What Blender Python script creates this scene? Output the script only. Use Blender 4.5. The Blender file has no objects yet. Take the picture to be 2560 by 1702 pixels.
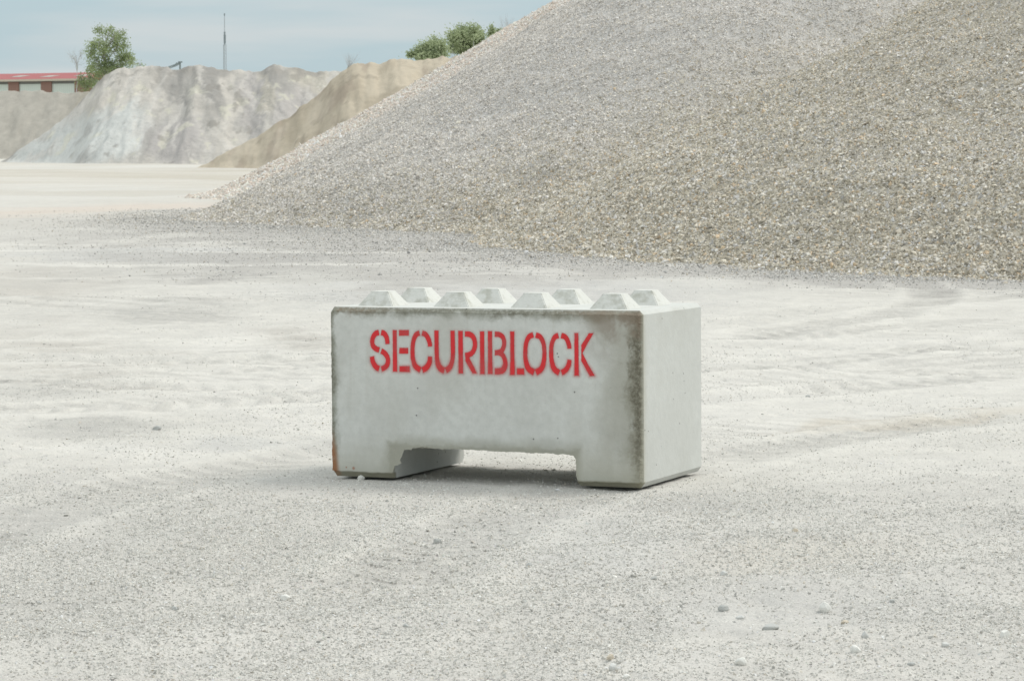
import bpy, bmesh, math, random
import numpy as np
from mathutils import Vector, Matrix, Euler, noise as mnoise
R = math.radians
random.seed(7); rng = np.random.default_rng(11)
SC = bpy.context.scene; COL = SC.collection

# ------------------------------------------------------------ camera
F_PX, PITCH, EYE = 7050.1, 0.0723, 1.626
cam = bpy.data.cameras.new('camera'); camo = bpy.data.objects.new('camera', cam); COL.objects.link(camo)
camo.location = (0, 0, EYE); camo.rotation_euler = (math.pi/2 - PITCH, 0, 0)
cam.sensor_width = 36; cam.lens = F_PX*36/2560; cam.clip_start = .1; cam.clip_end = 9000
cam.dof.use_dof = True; cam.dof.focus_distance = 13.6; cam.dof.aperture_fstop = 18
SC.camera = camo

# ------------------------------------------------------------ sky and sun
SUN_EL, SUN_AZ = R(52), R(68)          # azimuth clockwise from +Y (towards the right)
w = bpy.data.worlds.new('World'); SC.world = w; w.use_nodes = True
nt = w.node_tree; nt.nodes.clear()
def N(t, typ, **k):
    n = t.nodes.new(typ)
    for a, b in k.items(): setattr(n, a, b)
    return n
sky = N(nt, 'ShaderNodeTexSky', sky_type='NISHITA', sun_disc=False, sun_elevation=SUN_EL, sun_rotation=SUN_AZ)
tc = N(nt, 'ShaderNodeTexCoord'); mp = N(nt, 'ShaderNodeMapping'); mp.inputs['Scale'].default_value = (5, 5, 42)
mp.inputs['Rotation'].default_value = (0, R(1.5), 0); mp.inputs['Location'].default_value = (.35, .1, .45)
cn = N(nt, 'ShaderNodeTexNoise'); cn.inputs['Scale'].default_value = 1.35; cn.inputs['Detail'].default_value = 5; cn.inputs['Roughness'].default_value = .45
cr = N(nt, 'ShaderNodeValToRGB')
cr.color_ramp.elements[0].position = .42; cr.color_ramp.elements[0].color = (4.95, 6.3, 6.9, 1)
cr.color_ramp.elements[1].position = .60; cr.color_ramp.elements[1].color = (6.3, 6.95, 7.25, 1)
sx = N(nt, 'ShaderNodeSeparateXYZ'); zr = N(nt, 'ShaderNodeMapRange'); zr.inputs['From Min'].default_value = .08; zr.inputs['From Max'].default_value = .75
zr.inputs['To Min'].default_value = 1.0; zr.inputs['To Max'].default_value = 1.9
mul = N(nt, 'ShaderNodeVectorMath', operation='SCALE')
hr = N(nt, 'ShaderNodeMapRange', interpolation_type='SMOOTHSTEP'); hr.inputs['From Min'].default_value = .07; hr.inputs['From Max'].default_value = .32
hm = N(nt, 'ShaderNodeMix', data_type='RGBA'); hm.inputs['B'].default_value = (6.35, 6.7, 6.75, 1)
mixs = N(nt, 'ShaderNodeMix', data_type='RGBA'); mixs.inputs[0].default_value = .86
bg = N(nt, 'ShaderNodeBackground'); bg.inputs['Strength'].default_value = .1; wo = N(nt, 'ShaderNodeOutputWorld')
L = nt.links.new
L(tc.outputs['Generated'], mp.inputs[0]); L(mp.outputs[0], cn.inputs['Vector']); L(cn.outputs[0], cr.inputs[0])
L(tc.outputs['Generated'], sx.inputs[0]); L(sx.outputs['Z'], zr.inputs['Value'])
L(sx.outputs['Z'], hr.inputs['Value']); L(hr.outputs[0], hm.inputs[0]); L(cr.outputs[0], hm.inputs['A']); L(hm.outputs['Result'], mul.inputs[0]); L(zr.outputs[0], mul.inputs['Scale'])
L(sky.outputs[0], mixs.inputs['A']); L(mul.outputs[0], mixs.inputs['B']); L(mixs.outputs['Result'], bg.inputs[0]); L(bg.outputs[0], wo.inputs[0])
sl = bpy.data.lights.new('sun', 'SUN'); so = bpy.data.objects.new('sun', sl); COL.objects.link(so)
sl.energy = 1.9; sl.angle = R(26); sl.color = (1, .955, .89)
sd = Vector((math.cos(SUN_EL)*math.sin(SUN_AZ), math.cos(SUN_EL)*math.cos(SUN_AZ), math.sin(SUN_EL)))
so.rotation_euler = sd.to_track_quat('Z', 'Y').to_euler(); so.location = (30, 20, 60)
SC.view_settings.view_transform = 'Standard'; SC.view_settings.look = 'None'; SC.view_settings.exposure = 0; SC.view_settings.gamma = 1

# ------------------------------------------------------------ helpers
def ray(u, v, Y):
    """world point at depth Y seen at source pixel (u, v): used to read real sizes off the photograph"""
    a = (u-1280)/F_PX; b = -(v-851)/F_PX
    dy = math.cos(PITCH)+b*math.sin(PITCH); dz = -math.sin(PITCH)+b*math.cos(PITCH)
    t = Y/dy
    return Vector((a*t, Y, EYE+dz*t))
def _h(ix, iy, s):
    n = (ix.astype(np.int64)*374761393 + iy.astype(np.int64)*668265263 + s*974711) & 0x7fffffff
    n = ((n ^ (n >> 13))*1274126177) & 0x7fffffff
    return ((n ^ (n >> 16)) & 0xffff)/65535.
def vn(x, y, s=0):
    x = np.asarray(x, float); y = np.asarray(y, float)
    ix = np.floor(x); iy = np.floor(y); fx = x-ix; fy = y-iy
    fx = fx*fx*(3-2*fx); fy = fy*fy*(3-2*fy)
    a = _h(ix, iy, s); b = _h(ix+1, iy, s); c = _h(ix, iy+1, s); d = _h(ix+1, iy+1, s)
    return (a+(b-a)*fx)*(1-fy)+(c+(d-c)*fx)*fy
def fbm(x, y, o=4, s=0, g=.5):
    r = 0; a = 1; t = 0
    for i in range(o):
        r = r+a*vn(x*2**i+i*17.3, y*2**i-i*9.1, s+i); t += a; a *= g
    return r/t
def ss(a, b, x):
    t = np.clip((x-a)/(b-a), 0, 1); return t*t*(3-2*t)
def lerp(a, b, t):
    return np.asarray(a)*(1-t[..., None])+np.asarray(b)*t[..., None]

def mesh_np(name, V, Fc, mat=None, col=None, smooth=False, parent=None, extra=None):
    """V (n,3), Fc list of arrays (m,k) of equal k"""
    me = bpy.data.meshes.new(name)
    Fs = Fc if isinstance(Fc, list) else [Fc]
    idx = np.concatenate([f.ravel() for f in Fs]).astype(np.int32)
    ks = np.concatenate([np.full(len(f), f.shape[1]) for f in Fs]).astype(np.int32)
    st = np.concatenate([[0], np.cumsum(ks)[:-1]]).astype(np.int32)
    me.vertices.add(len(V)); me.vertices.foreach_set('co', np.asarray(V, np.float32).ravel())
    me.loops.add(len(idx)); me.loops.foreach_set('vertex_index', idx)
    me.polygons.add(len(st)); me.polygons.foreach_set('loop_start', st); me.polygons.foreach_set('loop_total', ks)
    me.polygons.foreach_set('use_smooth', np.full(len(st), bool(smooth)) if not isinstance(smooth, np.ndarray) else smooth)
    me.update(calc_edges=True)
    if col is not None:
        a = me.color_attributes.new('col', 'FLOAT_COLOR', 'POINT')
        c = np.ones((len(V), 4), np.float32); c[:, :3] = col; a.data.foreach_set('color', c.ravel())
    for k, v in (extra or {}).items():
        a = me.attributes.new(k, 'FLOAT', 'POINT'); a.data.foreach_set('value', np.asarray(v, np.float32).ravel())
    if mat: me.materials.append(mat)
    o = bpy.data.objects.new(name, me); COL.objects.link(o)
    if parent: o.parent = parent
    return o
def grid_faces(nx, ny):
    i = np.arange(ny-1)[:, None]*nx+np.arange(nx-1)[None, :]
    i = i.ravel(); return np.stack([i, i+1, i+nx+1, i+nx], 1)
def tag(o, label=None, cat=None, group=None, kind=None):
    if label: o['label'] = label
    if cat: o['category'] = cat
    if group: o['group'] = group
    if kind: o['kind'] = kind
    return o
def empty(name, loc=(0, 0, 0), rot=(0, 0, 0)):
    o = bpy.data.objects.new(name, None); COL.objects.link(o); o.location = loc; o.rotation_euler = rot; o.empty_display_size = .2
    return o
def prim(verts, faces):
    return np.array(verts, float), [np.array([f]) for f in faces]
class MB:
    def __init__(s): s.v = []; s.f = []; s.n = 0
    def add(s, vs, fs):
        s.v += [tuple(v) for v in vs]; s.f += [tuple(i+s.n for i in f) for f in fs]; s.n += len(vs)
    def box(s, x0, x1, y0, y1, z0, z1):
        s.add([(x0,y0,z0),(x1,y0,z0),(x1,y1,z0),(x0,y1,z0),(x0,y0,z1),(x1,y0,z1),(x1,y1,z1),(x0,y1,z1)],
              [(3,2,1,0),(4,5,6,7),(0,1,5,4),(1,2,6,5),(2,3,7,6),(3,0,4,7)])
    def tube(s, a, b, r0, r1=None, k=6):
        a = Vector(a); b = Vector(b); r1 = r0 if r1 is None else r1
        d = (b-a)
        if d.length < 1e-6: return
        q = d.to_track_quat('Z', 'Y'); vs = []
        for p, r in ((a, r0), (b, r1)):
            for i in range(k):
                t = 2*math.pi*i/k; vs.append(p+q @ Vector((math.cos(t)*r, math.sin(t)*r, 0)))
        s.add(vs, [(i, (i+1) % k, k+(i+1) % k, k+i) for i in range(k)]+[tuple(range(k-1, -1, -1)), tuple(range(k, 2*k))])
    def build(s, name, mat, parent=None):
        me = bpy.data.meshes.new(name); me.from_pydata(s.v, [], s.f); me.update()
        if mat: me.materials.append(mat)
        o = bpy.data.objects.new(name, me); COL.objects.link(o)
        if parent: o.parent = parent
        return o

# ------------------------------------------------------------ material helpers
class Mat:
    def __init__(s, name, rough=.9, spec=.25):
        s.m = bpy.data.materials.new(name); s.m.use_nodes = True; s.t = s.m.node_tree
        s.b = s.t.nodes['Principled BSDF']; s.b.inputs['Roughness'].default_value = rough
        s.b.inputs['Specular IOR Level'].default_value = spec
        s.tc = N(s.t, 'ShaderNodeTexCoord')
    def L(s, a, b): s.t.links.new(a, b)
    def set(s, sock, v):
        if isinstance(v, bpy.types.NodeSocket): s.L(v, sock)
        elif isinstance(v, (tuple, list)) and len(v) == 3 and sock.type == 'RGBA': sock.default_value = (*v, 1)
        else: sock.default_value = v
    def map(s, scale=(1, 1, 1), vec=None, rot=(0, 0, 0), loc=(0, 0, 0)):
        n = N(s.t, 'ShaderNodeMapping'); s.L(vec or s.tc.outputs['Object'], n.inputs[0])
        n.inputs['Scale'].default_value = scale; n.inputs['Rotation'].default_value = rot; n.inputs['Location'].default_value = loc
        return n.outputs[0]
    def noise(s, scale, detail=3, rough=.5, vec=None, dist=0, color=False):
        n = N(s.t, 'ShaderNodeTexNoise'); s.L(vec or s.tc.outputs['Object'], n.inputs['Vector'])
        n.inputs['Scale'].default_value = scale; n.inputs['Detail'].default_value = detail
        n.inputs['Roughness'].default_value = rough; n.inputs['Distortion'].default_value = dist
        return n.outputs[1 if color else 0]
    def vor(s, scale, vec=None, feature='F1', out='Distance', rnd=1):
        n = N(s.t, 'ShaderNodeTexVoronoi', feature=feature); s.L(vec or s.tc.outputs['Object'], n.inputs['Vector'])
        n.inputs['Scale'].default_value = scale; n.inputs['Randomness'].default_value = rnd
        return n.outputs[out]
    def math(s, op, a, b=0., c=0., clamp=False):
        n = N(s.t, 'ShaderNodeMath', operation=op, use_clamp=clamp)
        s.set(n.inputs[0], a); s.set(n.inputs[1], b); s.set(n.inputs[2], c); return n.outputs[0]
    def ss(s, v, a, b, lo=0., hi=1.):
        n = N(s.t, 'ShaderNodeMapRange', interpolation_type='SMOOTHSTEP'); s.set(n.inputs['Value'], v)
        s.set(n.inputs['From Min'], a); s.set(n.inputs['From Max'], b); s.set(n.inputs['To Min'], lo); s.set(n.inputs['To Max'], hi)
        return n.outputs[0]
    def mix(s, f, a, b, mode='MIX'):
        n = N(s.t, 'ShaderNodeMix', data_type='RGBA', blend_type=mode); s.set(n.inputs[0], f)
        s.set(n.inputs['A'], a); s.set(n.inputs['B'], b); return n.outputs['Result']
    def attr(s, name, out='Color'):
        n = N(s.t, 'ShaderNodeAttribute', attribute_name=name); return n.outputs[out]
    def bump(s, h, strength=1., dist=.01, normal=None):
        n = N(s.t, 'ShaderNodeBump'); s.set(n.inputs['Height'], h); n.inputs['Strength'].default_value = strength
        n.inputs['Distance'].default_value = dist
        if normal: s.L(normal, n.inputs['Normal'])
        return n.outputs[0]
    def out(s, col=None, normal=None):
        if col is not None: s.set(s.b.inputs['Base Color'], col)
        if normal is not None: s.L(normal, s.b.inputs['Normal'])
        return s.m

def m_plain(name, col, rough=.7, var=.15, scale=6):
    m = Mat(name, rough); c = m.mix(m.noise(scale, 4), tuple(c*(1-var) for c in col), tuple(min(1, c*(1+var)) for c in col))
    return m.out(c)

def cone(X, Y, cx, cy, r, sl): return (r-np.hypot(X-cx, Y-cy))*sl
def toe(h, k=.16): return k*np.log1p(np.exp(np.clip(h/k, -30, 30)))
def great_raw(X, Y):
    wob = (fbm(X*.35, Y*.35, 3, 3)-.5)*.6
    a = cone(X, Y, 6.2, 57.6, 12.12+wob, .65); b = cone(X, Y, 13.6, 43.4, 13.75+wob, .585)
    g = np.exp(-((np.arctan2(Y-57.6, -(X-6.2))+.09)/.34)**2); s_ = 12.8+wob-np.hypot(X-6.2, Y-57.6)   # the toe runs out further on the far left
    a = a*(1-g)+(.455*s_+.17*.8*np.log1p(np.exp(np.clip((s_-3)/.8, -30, 30))))*g
    k = 1.6; e = np.exp(-np.abs(a-b)/k)
    return np.maximum(a, b)+k*e*.5-.25*e
def h_great(X, Y):
    return toe(great_raw(X, Y))-.12+(fbm(X*1.3, Y*1.3, 3, 8)-.5)*.16+(fbm(X*.5, Y*.5, 2, 6)-.5)*.22*ss(.3, 1.5, great_raw(X, Y))+(fbm(X*5, Y*5, 2, 9)-.5)*.045
# ------------------------------------------------------------ ground height
BX, BY, BTH, BTY, BTX = -.8691, 13.4546, .4120, -.0120, -.0095
BL, BH, BW = 1.6, .8126, .8143
def block_plane(x, y):
    c, s = math.cos(BTH), math.sin(BTH)
    lx = (x-BX)*c-(y-BY)*s; ly = (x-BX)*s+(y-BY)*c
    return .0120*lx-.0095*ly, lx, ly
ARCS = [(-14., 44., 24.5, -1.5, -.2), (-9., 31., 13.5, -1.7, .1), (6., 46., 27., -2.6, -1.75), (-3., 3., 17.5, .9, 2.4), (9., 9., 9.5, 1.6, 3.1)]
def gz(x, y):
    x = np.asarray(x, float); y = np.asarray(y, float)
    big = (fbm(x*.18+3, y*.18, 2, 5)-.5)*.09*ss(3, 25, np.abs(y-14)+np.abs(x)*.5)
    mid = (fbm(x*.9, y*.9+4, 3, 21)-.5)*.035
    small = (fbm(x*3.4, y*3.4, 3, 31)-.5)*.016
    # tyre ruts running across the yard
    rut = 0
    for (a, b, wd, dp) in ((.33, 9.2, .32, .02), (.33, 10.0, .3, .02), (-.10, 20.5, .4, .028), (-.10, 22.6, .4, .028), (-.22, 26.5, .45, .03), (.16, 30, .5, .03), (.55, 17.5, .3, .02)):
        d = (y-b-a*x+.5*np.sin(x*.35+b))/wd
        rut = rut-dp*np.exp(-d*d)+.6*dp*np.exp(-(d-1.7)**2*2)+.4*dp*np.exp(-(d+1.7)**2*2)
    grit = .55+.9*ss(.42, .62, fbm(x*1.1+3, y*1.1, 3, 44))
    near = 1-ss(26, 45, y)
    fine = ((fbm(x*11, y*11, 3, 33, .6)-.5)*.012+(fbm(x*31, y*31, 2, 36, .6)-.5)*.007)*grit*near
    fine = fine-.010*near*ss(.62, .74, fbm(x*7+2, y*7, 2, 39))
    for (cx, cy, rr_, a0, a1) in ARCS:
        rad = np.hypot(x-cx, y-cy); th = np.arctan2(y-cy, x-cx)
        for off in (0, 1.95):
            q = (rad-rr_-off)/.26; inb = np.exp(-q**4)*ss(a0, a0+.12, th)*(1-ss(a1-.12, a1, th))
            lug = (np.sin((th*rr_+np.abs(q)*.12)*2*np.pi/.19) > .1)*1.
            fine = fine-inb*(.014-.012*lug)*(.4+.6*ss(.4, .55, fbm(x*.8, y*.8, 2, 47)))+.010*np.exp(-((np.abs(q)-1.25)/.3)**2)*ss(a0, a0+.12, th)*(1-ss(a1-.12, a1, th))
    small = small+fine
    bp, lx, ly = block_plane(x, y)
    dd = np.maximum(np.abs(lx-.8)-.8, 0)+np.maximum(np.abs(ly-.4)-.4, 0)
    k = 1-ss(.15, 1.8, dd)
    return (big+mid+rut)*(1-k*.95)+small*(1-k*.6)+k*(bp-.012)

# ------------------------------------------------------------ materials
def m_ground():
    m = Mat('dusty_ground', .95, .15)
    base = m.attr('col')
    n1 = m.noise(7, 5, .6); n2 = m.noise(38, 4, .6); n3 = m.noise(150, 3, .6)
    st = m.noise(1.0, 5, .62, vec=m.map((2.2, 3.4, 1), rot=(0, 0, R(6))))
    g = m.attr('grit', 'Fac')
    c = m.mix(m.ss(st, .35, .7), m.mix(1., base, (.95, .95, .952), 'MULTIPLY'), m.mix(1., base, (1.04, 1.04, 1.035), 'MULTIPLY'))
    c = m.mix(m.math('MULTIPLY', m.ss(n2, .50, .66), m.math('ADD', m.math('MULTIPLY', g, .30), .10)), c, m.mix(1., base, (.62, .62, .62), 'MULTIPLY'))
    c = m.mix(m.math('MULTIPLY', m.ss(n3, .50, .70), m.math('ADD', m.math('MULTIPLY', g, .5), .18)), c, m.mix(1., base, (.46, .46, .46), 'MULTIPLY'))
    c = m.mix(m.math('MULTIPLY', m.ss(m.noise(110, 2, .5), .60, .72), .55), c, (.76, .74, .68))
    v = m.vor(55); pb = m.vor(55, out='Color')
    c = m.mix(m.math('MULTIPLY', m.ss(v, .30, .16), m.math('MULTIPLY', m.ss(m.noise(4, 3), .45, .65), .6)), c, m.mix(.3, (.42, .42, .41), pb, 'MULTIPLY'))
    h = m.math('ADD', m.math('MULTIPLY', n1, .9), m.math('ADD', m.math('MULTIPLY', n2, .45), m.math('MULTIPLY', n3, .16)))
    return m.out(c, m.bump(h, .75, .022))
def m_conc():
    m = Mat('pale_concrete', .88, .25)
    xyz = N(m.t, 'ShaderNodeSeparateXYZ'); m.L(m.tc.outputs['Object'], xyz.inputs[0])
    X, Y, Z = xyz.outputs
    front = m.ss(Y, .030, .004); 
    cloud = m.noise(2.6, 4, .55, dist=.3); fine = m.noise(26, 5, .6); speck = m.noise(130, 3, .6)
    c = m.mix(m.ss(cloud, .34, .66), (.60, .605, .57), (.67, .68, .645))
    c = m.mix(m.math('MULTIPLY', m.ss(fine, .3, .75), .30), c, (.40, .41, .375))
    c = m.mix(m.math('MULTIPLY', m.ss(m.noise(3.1, 3, .5, vec=m.map((1, 1, .35), loc=(4, 2, 0))), .52, .74), .30), c, (.44, .43, .37))
    # other faces darkened in colour to balance the sunlight they catch
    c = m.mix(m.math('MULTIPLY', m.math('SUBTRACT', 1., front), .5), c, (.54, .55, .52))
    # vertical faint streaks on the end face
    # distance to the edges of the front face
    dr = m.math('SUBTRACT', BL, X); dt = m.math('SUBTRACT', BH, Z)
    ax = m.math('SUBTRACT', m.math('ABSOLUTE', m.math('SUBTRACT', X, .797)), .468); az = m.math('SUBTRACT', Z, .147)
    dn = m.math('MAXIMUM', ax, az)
    wp = m.math('ADD', m.math('MULTIPLY', m.math('SUBTRACT', m.noise(5.5, 5, .7), .5), .16), m.math('MULTIPLY', m.math('SUBTRACT', m.noise(24, 4, .7), .5), .05))
    wpt = m.math('ADD', m.math('MULTIPLY', m.math('SUBTRACT', m.noise(6, 5, .7, vec=m.map(loc=(3, 1, 7))), .5), .08), m.math('MULTIPLY', m.math('SUBTRACT', m.noise(30, 4, .7), .5), .03))
    dr0, dt0 = dr, dt; dr = m.math('MAXIMUM', m.math('ADD', dr, wp), 0.); dt = m.math('MAXIMUM', m.math('ADD', dt, wpt), 0.); XL = m.math('MAXIMUM', m.math('ADD', X, wpt), 0.)
    e1 = m.noise(7, 5, .6, dist=.4); e2 = m.noise(19, 5, .65); e3 = m.noise(60, 4, .7)
    def band(d, wd, amt, col, nz=e1, lo=.05):
        wv = m.math('MULTIPLY', m.math('ADD', m.math('MULTIPLY', nz, 1.9), -.35), wd)
        k = m.ss(m.math('DIVIDE', d, m.math('MAXIMUM', wv, .004)), 1.0, .25)
        return m.math('MULTIPLY', m.math('MULTIPLY', k, front), amt)
    grit = m.math('ADD', m.math('MULTIPLY', m.ss(e3, .35, .62), .75), .25)
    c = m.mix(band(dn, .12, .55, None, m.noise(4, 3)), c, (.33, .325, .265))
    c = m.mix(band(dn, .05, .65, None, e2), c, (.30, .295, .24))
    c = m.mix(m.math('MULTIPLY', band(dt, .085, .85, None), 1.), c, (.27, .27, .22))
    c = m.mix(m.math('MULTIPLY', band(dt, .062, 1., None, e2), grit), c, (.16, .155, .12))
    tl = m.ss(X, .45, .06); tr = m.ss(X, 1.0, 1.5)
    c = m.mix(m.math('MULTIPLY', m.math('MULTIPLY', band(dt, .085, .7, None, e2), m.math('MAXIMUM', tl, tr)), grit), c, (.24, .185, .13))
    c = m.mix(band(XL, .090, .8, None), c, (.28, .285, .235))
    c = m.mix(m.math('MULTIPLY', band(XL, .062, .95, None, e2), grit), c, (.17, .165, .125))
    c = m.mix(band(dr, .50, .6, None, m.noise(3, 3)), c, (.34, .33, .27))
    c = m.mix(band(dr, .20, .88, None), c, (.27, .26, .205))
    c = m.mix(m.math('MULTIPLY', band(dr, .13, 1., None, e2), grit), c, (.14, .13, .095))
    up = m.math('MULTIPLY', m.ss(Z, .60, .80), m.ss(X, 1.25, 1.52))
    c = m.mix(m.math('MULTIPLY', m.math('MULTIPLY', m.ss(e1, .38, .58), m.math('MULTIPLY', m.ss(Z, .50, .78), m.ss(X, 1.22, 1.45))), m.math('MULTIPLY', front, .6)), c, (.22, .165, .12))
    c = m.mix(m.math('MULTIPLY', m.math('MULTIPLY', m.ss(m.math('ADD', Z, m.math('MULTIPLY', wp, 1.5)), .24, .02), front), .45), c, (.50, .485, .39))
    # olive tone low on the front, darker along the bottom chamfer
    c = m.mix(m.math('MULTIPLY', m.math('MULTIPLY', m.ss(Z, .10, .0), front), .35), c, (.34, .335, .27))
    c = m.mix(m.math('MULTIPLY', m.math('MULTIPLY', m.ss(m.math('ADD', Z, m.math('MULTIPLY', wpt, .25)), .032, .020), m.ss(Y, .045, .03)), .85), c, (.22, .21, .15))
    streak = m.math('MULTIPLY', m.ss(m.noise(1, 4, .6, vec=m.map((16, 1, 1.1))), .56, .70), m.ss(Z, .2, .75))
    c = m.mix(m.math('MULTIPLY', streak, .20), c, (.36, .34, .27))
    # rust at the lower left corner, a few rust dots
    rl = m.math('MULTIPLY', m.ss(m.math('ADD', X, m.math('MULTIPLY', Z, .13)), .062, .030), m.ss(Z, .26, .10))
    rl = m.math('MULTIPLY', rl, m.ss(e2, .30, .48)); rl = m.math('MULTIPLY', rl, front)
    c = m.mix(m.math('MULTIPLY', rl, .92), c, m.mix(e3, (.26, .105, .04), (.36, .17, .08)))
    for (px, pz, r_) in ((.122, .042, .011), (.083, .045, .006)):
        dx = m.math('SUBTRACT', X, px); dz = m.math('SUBTRACT', Z, pz)
        d2 = m.math('SQRT', m.math('ADD', m.math('MULTIPLY', dx, dx), m.math('MULTIPLY', dz, dz)))
        c = m.mix(m.math('MULTIPLY', m.math('MULTIPLY', m.ss(d2, r_, r_*.3), front), .7), c, (.33, .12, .06))
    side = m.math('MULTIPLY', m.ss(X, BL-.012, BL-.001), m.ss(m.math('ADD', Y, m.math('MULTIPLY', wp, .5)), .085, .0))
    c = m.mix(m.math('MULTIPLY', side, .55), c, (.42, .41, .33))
    # pin holes
    pv = N(m.t, 'ShaderNodeTexVoronoi', feature='F1'); m.L(m.tc.outputs['Object'], pv.inputs['Vector']); pv.inputs['Scale'].default_value = 15
    psep = N(m.t, 'ShaderNodeSeparateColor'); m.L(pv.outputs['Color'], psep.inputs[0])
    ph = m.math('MULTIPLY', m.ss(pv.outputs['Distance'], .075, .045), m.ss(psep.outputs[0], .68, .72))
    c = m.mix(m.math('MULTIPLY', ph, .75), c, (.13, .13, .12))
    c = m.mix(m.math('MULTIPLY', m.ss(speck, .58, .72), .22), c, (.27, .27, .24))
    h = m.math('ADD', m.math('MULTIPLY', fine, .5), m.math('ADD', m.math('MULTIPLY', speck, .12), m.math('MULTIPLY', m.math('MULTIPLY', e3, front), m.ss(m.math('MINIMUM', m.math('MINIMUM', dr0, dt0), X), .07, .0, 0, 1.2))))
    h = m.math('SUBTRACT', h, ph)
    return m.out(c, m.bump(h, .6, .006))
def m_stone(name, detail=60, rough=.85):
    m = Mat(name, rough, .25)
    c = m.mix(m.math('MULTIPLY', m.noise(detail, 3), .5), m.attr('col'), m.mix(1., m.attr('col'), (.72, .72, .72), 'MULTIPLY'))
    return m.out(c, m.bump(m.noise(detail*2, 3), .4, .004))
def m_sand(name, sc=3., bumpd=.05, amt=.22):
    m = Mat(name, .95, .1)
    a = m.attr('col')
    c = m.mix(m.math('MULTIPLY', m.ss(m.noise(sc, 5, .6), .4, .7), amt), a, m.mix(1., a, (.72, .72, .73), 'MULTIPLY'))
    c = m.mix(m.math('MULTIPLY', m.ss(m.noise(sc*4, 3, .6), .5, .7), amt), c, m.mix(1., a, (1.15, 1.15, 1.13), 'MULTIPLY'))
    return m.out(c, m.bump(m.noise(sc*1.5, 6, .65), .7, bumpd))
M_GROUND = m_ground(); M_CONC = m_conc(); M_STONE = m_stone('stone'); M_SAND = m_sand('sand'); M_PALE = m_sand('pale_fines', 3.2, .10, .26); M_FAR = m_sand('far_gravel', 14, .08, .5)

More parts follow.
